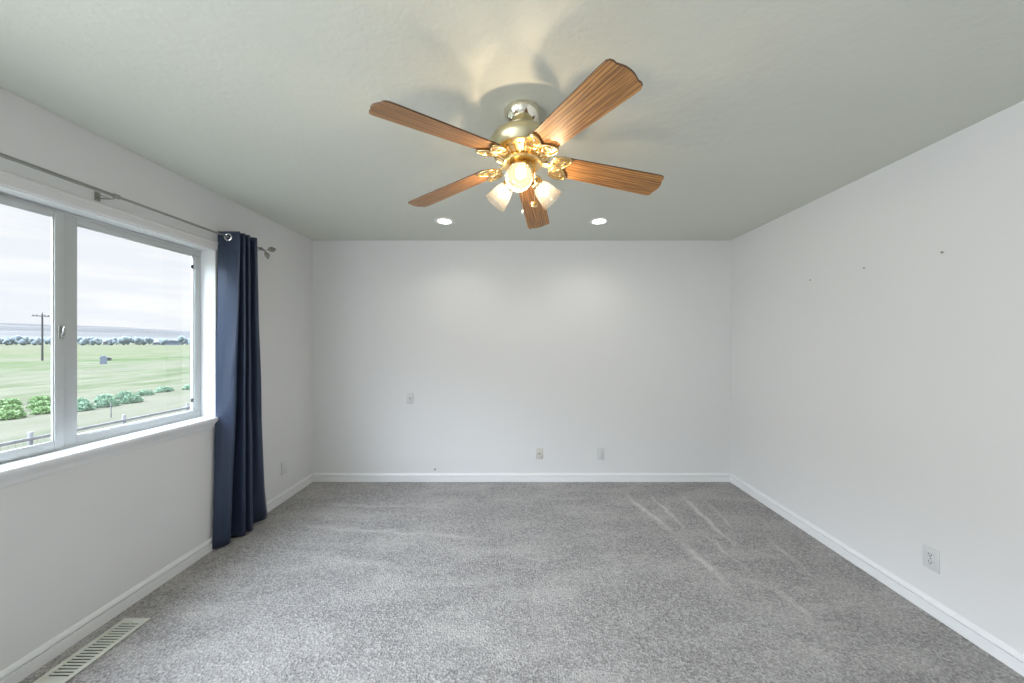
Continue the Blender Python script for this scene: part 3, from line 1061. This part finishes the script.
# utility pole
M['pole_wood'] = plain('creosoted_wood', (0.080, 0.077, 0.077), 0.9, 0, 0.1)
up = ground_pt(42.3, 360.6)
pole = empty('utility_pole', up)
tag(pole, 'wooden utility pole with a crossarm standing in the green field', 'utility pole')
s_ = up.y / 333
ph_ = (360.6 - 314.0) * s_
MB().lathe([(0.16, 0), (0.12, ph_), (0.05, ph_ + 0.05)], 12).build('pole', M['pole_wood'], pole)
xa = MB()
xa.box(-1.75 * 1.05, 1.75 * 1.05, -0.10, 0.10, -0.11, 0.11, 0.01)
xo = xa.build('crossarm', M['pole_wood'], pole)
xo.location = (0, -0.25, ph_ - 2.1 * s_)
xo.rotation_euler = (0, R(2.5), 0)
for q_ in (-1.7, -0.9, 0.9, 1.7):
    io = MB().lathe([(0.05, 0.1), (0.10, 0.16), (0.10, 0.30), (0.04, 0.34)], 10).build('insulator', M['grey_wood'], xo)
    io.location = (q_, 0, 0)
MB().lathe([(0.05, ph_), (0.08, ph_ + 0.15), (0.08, ph_ + 0.4), (0.03, ph_ + 0.45)], 10).build('insulator', M['grey_wood'], pole)

# thin steel stake in the pasture
st = ground_pt(111, 417.5)
o = MB().box(-0.018, 0.018, -0.018, 0.018, 0, 0.80, 0.004).build('steel_stake', M['wire'])
o.location = st
tag(o, 'thin grey steel stake upright in the pasture beyond the fence', 'stake')

# shrubs and weeds in a ragged line beyond the fence
M['leaf_green'] = plain('weed_leaves', (0.230, 0.335, 0.163), 0.8, 0, 0.1, 0.35, 4)
M['leaf_blue'] = plain('sage_leaves', (0.250, 0.354, 0.259), 0.8, 0, 0.1, 0.3, 4)


def foliage(name, seed, n, spread, h, mat, leafs=0.10):
    rnd = random.Random(seed)
    q = MB()
    for i in range(n):
        a = rnd.uniform(0, 2 * PI)
        rr = math.sqrt(rnd.random()) * spread
        zz = rnd.random() ** 0.8 * h * math.sqrt(max(0.05, 1 - (rr / spread) ** 2))
        c = Vector((rr * math.cos(a), rr * math.sin(a), zz))
        d = Vector((rnd.uniform(-1, 1), rnd.uniform(-1, 1), rnd.uniform(0.1, 1.3))).normalized()
        s = d.cross(Vector((rnd.uniform(-1, 1), rnd.uniform(-1, 1), 0.2))).normalized()
        L = leafs * rnd.uniform(0.7, 1.6)
        n_ = d.cross(s) * 0.01
        vs = [q.bm.verts.new(c - s * L * .05), q.bm.verts.new(c + d * L * .5 - s * L * .3 + n_), q.bm.verts.new(c + d * L), q.bm.verts.new(c + d * L * .5 + s * L * .3 + n_)]
        q.bm.faces.new(vs)
    me_ = bpy.data.meshes.new(name)
    q.bm.to_mesh(me_); q.bm.free()
    me_.materials.append(mat)
    return me_


shrubA = foliage('shrub_leaves', 1, 1100, 0.62, 0.75, M['leaf_green'], 0.15)
shrubB = foliage('shrub_leaves', 2, 1100, 0.62, 0.75, M['leaf_blue'], 0.14)
rows_ = [(-27.5, 16.7 + 1.32 * k, 0) for k in range(3)] + [(-30.0, 18.2 + 1.35 * k, 0) for k in range(3)] + [(-33.0, 20.2 + 1.4 * k, 0) for k in range(3)]
rows_ += [(-26.5, 20.2 + 1.3 * k, 1) for k in range(3)] + [(-29.0, 22.0 + 1.3 * k, 1) for k in range(3)] + [(-29.2, 26.0, 2), (-29.6, 27.8, 2), (-29.0, 29.4, 2)]
for i, (a, c, k) in enumerate(rows_):
    o = bpy.data.objects.new('shrub', shrubB if k else shrubA)
    COL.objects.link(o)
    o.location = (a + random.uniform(-.08, .08), c + random.uniform(-.05, .05), GZ)
    o.rotation_euler = (0, 0, random.uniform(0, 6))
    s = random.uniform(0.75, 1.0)
    o.scale = (s * 0.85, s * 0.85, s * (0.72 if k < 2 else 0.55))
    if k == 0:
        tag(o, 'green weedy shrub in the rows behind the left window pane', 'shrub', 'green shrubs in the left pane')
    elif k == 1:
        tag(o, 'blue-green shrub left of the steel stake', 'shrub', 'blue-green shrubs by the stake')
    else:
        tag(o, 'low sparse shrub right of the steel stake', 'shrub', 'low shrubs right of the stake')

# small blue-grey shed with a dark open lean-to beside it
M['blue_metal'] = plain('blue_grey_metal', (0.176, 0.208, 0.264), 0.7)
M['barn_grey'] = plain('blue_grey_siding', (0.160, 0.192, 0.232), 0.8)
M['white_siding'] = plain('pale_siding', (0.136, 0.136, 0.141), 0.8)
M['dark_roof'] = plain('dark_roof', (0.032, 0.034, 0.035), 0.8)


def house(name, px_, py_, w, dp, h, rh, wm_, rm, label, cat, scale=1):
    p = ground_pt(px_, py_)
    e = empty(name, p, math.atan2(p.y, p.x) - PI / 2)
    tag(e, label, cat)
    # local x across the line of sight
    MB().box(-w / 2, w / 2, 0, dp, 0, h, 0.01).build('wall', wm_, e, 0)
    rf = MB()
    o_ = 0.06 * w
    rf.prism([(-w / 2 - o_, h), (w / 2 + o_, h), (0, h + rh)], -o_, dp + o_, Matrix(((1, 0, 0, 0), (0, 0, 1, 0), (0, 1, 0, 0), (0, 0, 0, 1))))
    rf.build('roof', rm, e, 0)
    MB().box(-w * .12, w * .12, -0.03, 0.0, 0.05, h * 0.75).build('door', rm, e, 0)
    return e


house('shed', 103.4, 364, 0.85, 1.0, 1.35, 0.25, M['blue_metal'], M['blue_metal'], 'small blue-grey shed standing in the middle of the pasture', 'shed')
house('lean_to', 108.6, 360.5, 0.9, 0.9, 0.5, 0.2, M['white_siding'], M['dark_roof'], 'low pale hutch with a dark roof right of the blue-grey shed', 'hutch')
house('barn', 172, 344.9, 17, 20, 4.6, 2.0, M['barn_grey'], M['barn_grey'], 'large blue-grey barn at the far right edge of the field', 'barn')
house('farmhouse', 107.5, 344.7, 8, 9, 3.6, 2.4, M['white_siding'], M['white_siding'], 'pale farmhouse among the far trees in the middle of the field edge', 'house')
house('farmhouse', 157, 344.9, 8, 10, 2.6, 1.4, M['white_siding'], M['barn_grey'], 'low pale house left of the large blue-grey barn', 'house')

# tree line at the far edge of the field
M['far_tree'] = plain('haze_tinted_leaves', (0.194, 0.228, 0.247), 0.9, 0, 0.1, 0.25, 0.6)  # aerial haze put into the leaf colour as a blue-grey tint
M['trunk'] = plain('tree_bark', (0.05, 0.045, 0.04), 0.9)


def tree_mesh(seed, tall):
    bm_ = bmesh.new()
    rnd = random.Random(seed)
    for i in range(9 if not tall else 5):
        w_ = rnd.uniform(1.3, 2.1) if not tall else rnd.uniform(0.7, 1.0)
        c = Vector((rnd.uniform(-2.0, 2.0), rnd.uniform(-1.5, 1.5), rnd.uniform(1.8, 4.2))) if not tall else Vector((rnd.uniform(-.3, .3), rnd.uniform(-.3, .3), 1.4 + i * 1.25))
        r_ = bmesh.ops.create_icosphere(bm_, subdivisions=2, radius=w_, matrix=Matrix.Translation(c))
        for v_ in r_['verts']:
            v_.co += (v_.co - c).normalized() * 0.5 * noise.noise(v_.co * 1.3 + Vector((seed, 0, 0)))
    me_ = bpy.data.meshes.new('tree_crown')
    bm_.to_mesh(me_); bm_.free()
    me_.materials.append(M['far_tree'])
    return me_


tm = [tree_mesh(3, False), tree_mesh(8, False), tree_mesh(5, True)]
tk = MB().lathe([(0.25, 0), (0.18, 2.2)], 8).build('trunk', M['trunk'])
tk_me = tk.data
bpy.data.objects.remove(tk)
xs = []
for q_ in (-30, -22, -13, -6, 1, 6, 12, 17, 22, 26, 29, 34, 38, 47, 51, 57, 62, 68, 74, 80, 83, 86, 90, 94, 97, 100, 112, 116.5, 119.5, 124, 128, 135, 139, 144, 149, 163, 182, 187.5, 193, 199, 205):
    xs.append((q_, 0))
kinds = {116.5: 2, 119.5: 2}
for q_, _ in xs:
    k = kinds.get(q_, random.randint(0, 1))
    e = bpy.data.objects.new('tree', None)
    COL.objects.link(e)
    e.location = ground_pt(q_, (344.95, 344.55, 345.3)[len(xs) and xs.index((q_, 0)) % 3])
    if k == 2:
        tag(e, 'narrow upright tree in the far tree line right of the pale farmhouse', 'tree', 'narrow trees by the farmhouse')
    else:
        tag(e, 'small round-crowned tree in the hazy far tree line under the ridge', 'tree', 'round trees along the far field edge')
    s = random.uniform(0.75, 1.25)
    e.scale = (s * 1.25, s * 1.25, s * (1.7 if k != 2 else 1.1))
    e.rotation_euler = (0, 0, random.uniform(0, 6))
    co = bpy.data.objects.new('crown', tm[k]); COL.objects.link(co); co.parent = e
    for p in tm[k].polygons:
        p.use_smooth = True
    to = bpy.data.objects.new('trunk', tk_me); COL.objects.link(to); to.parent = e
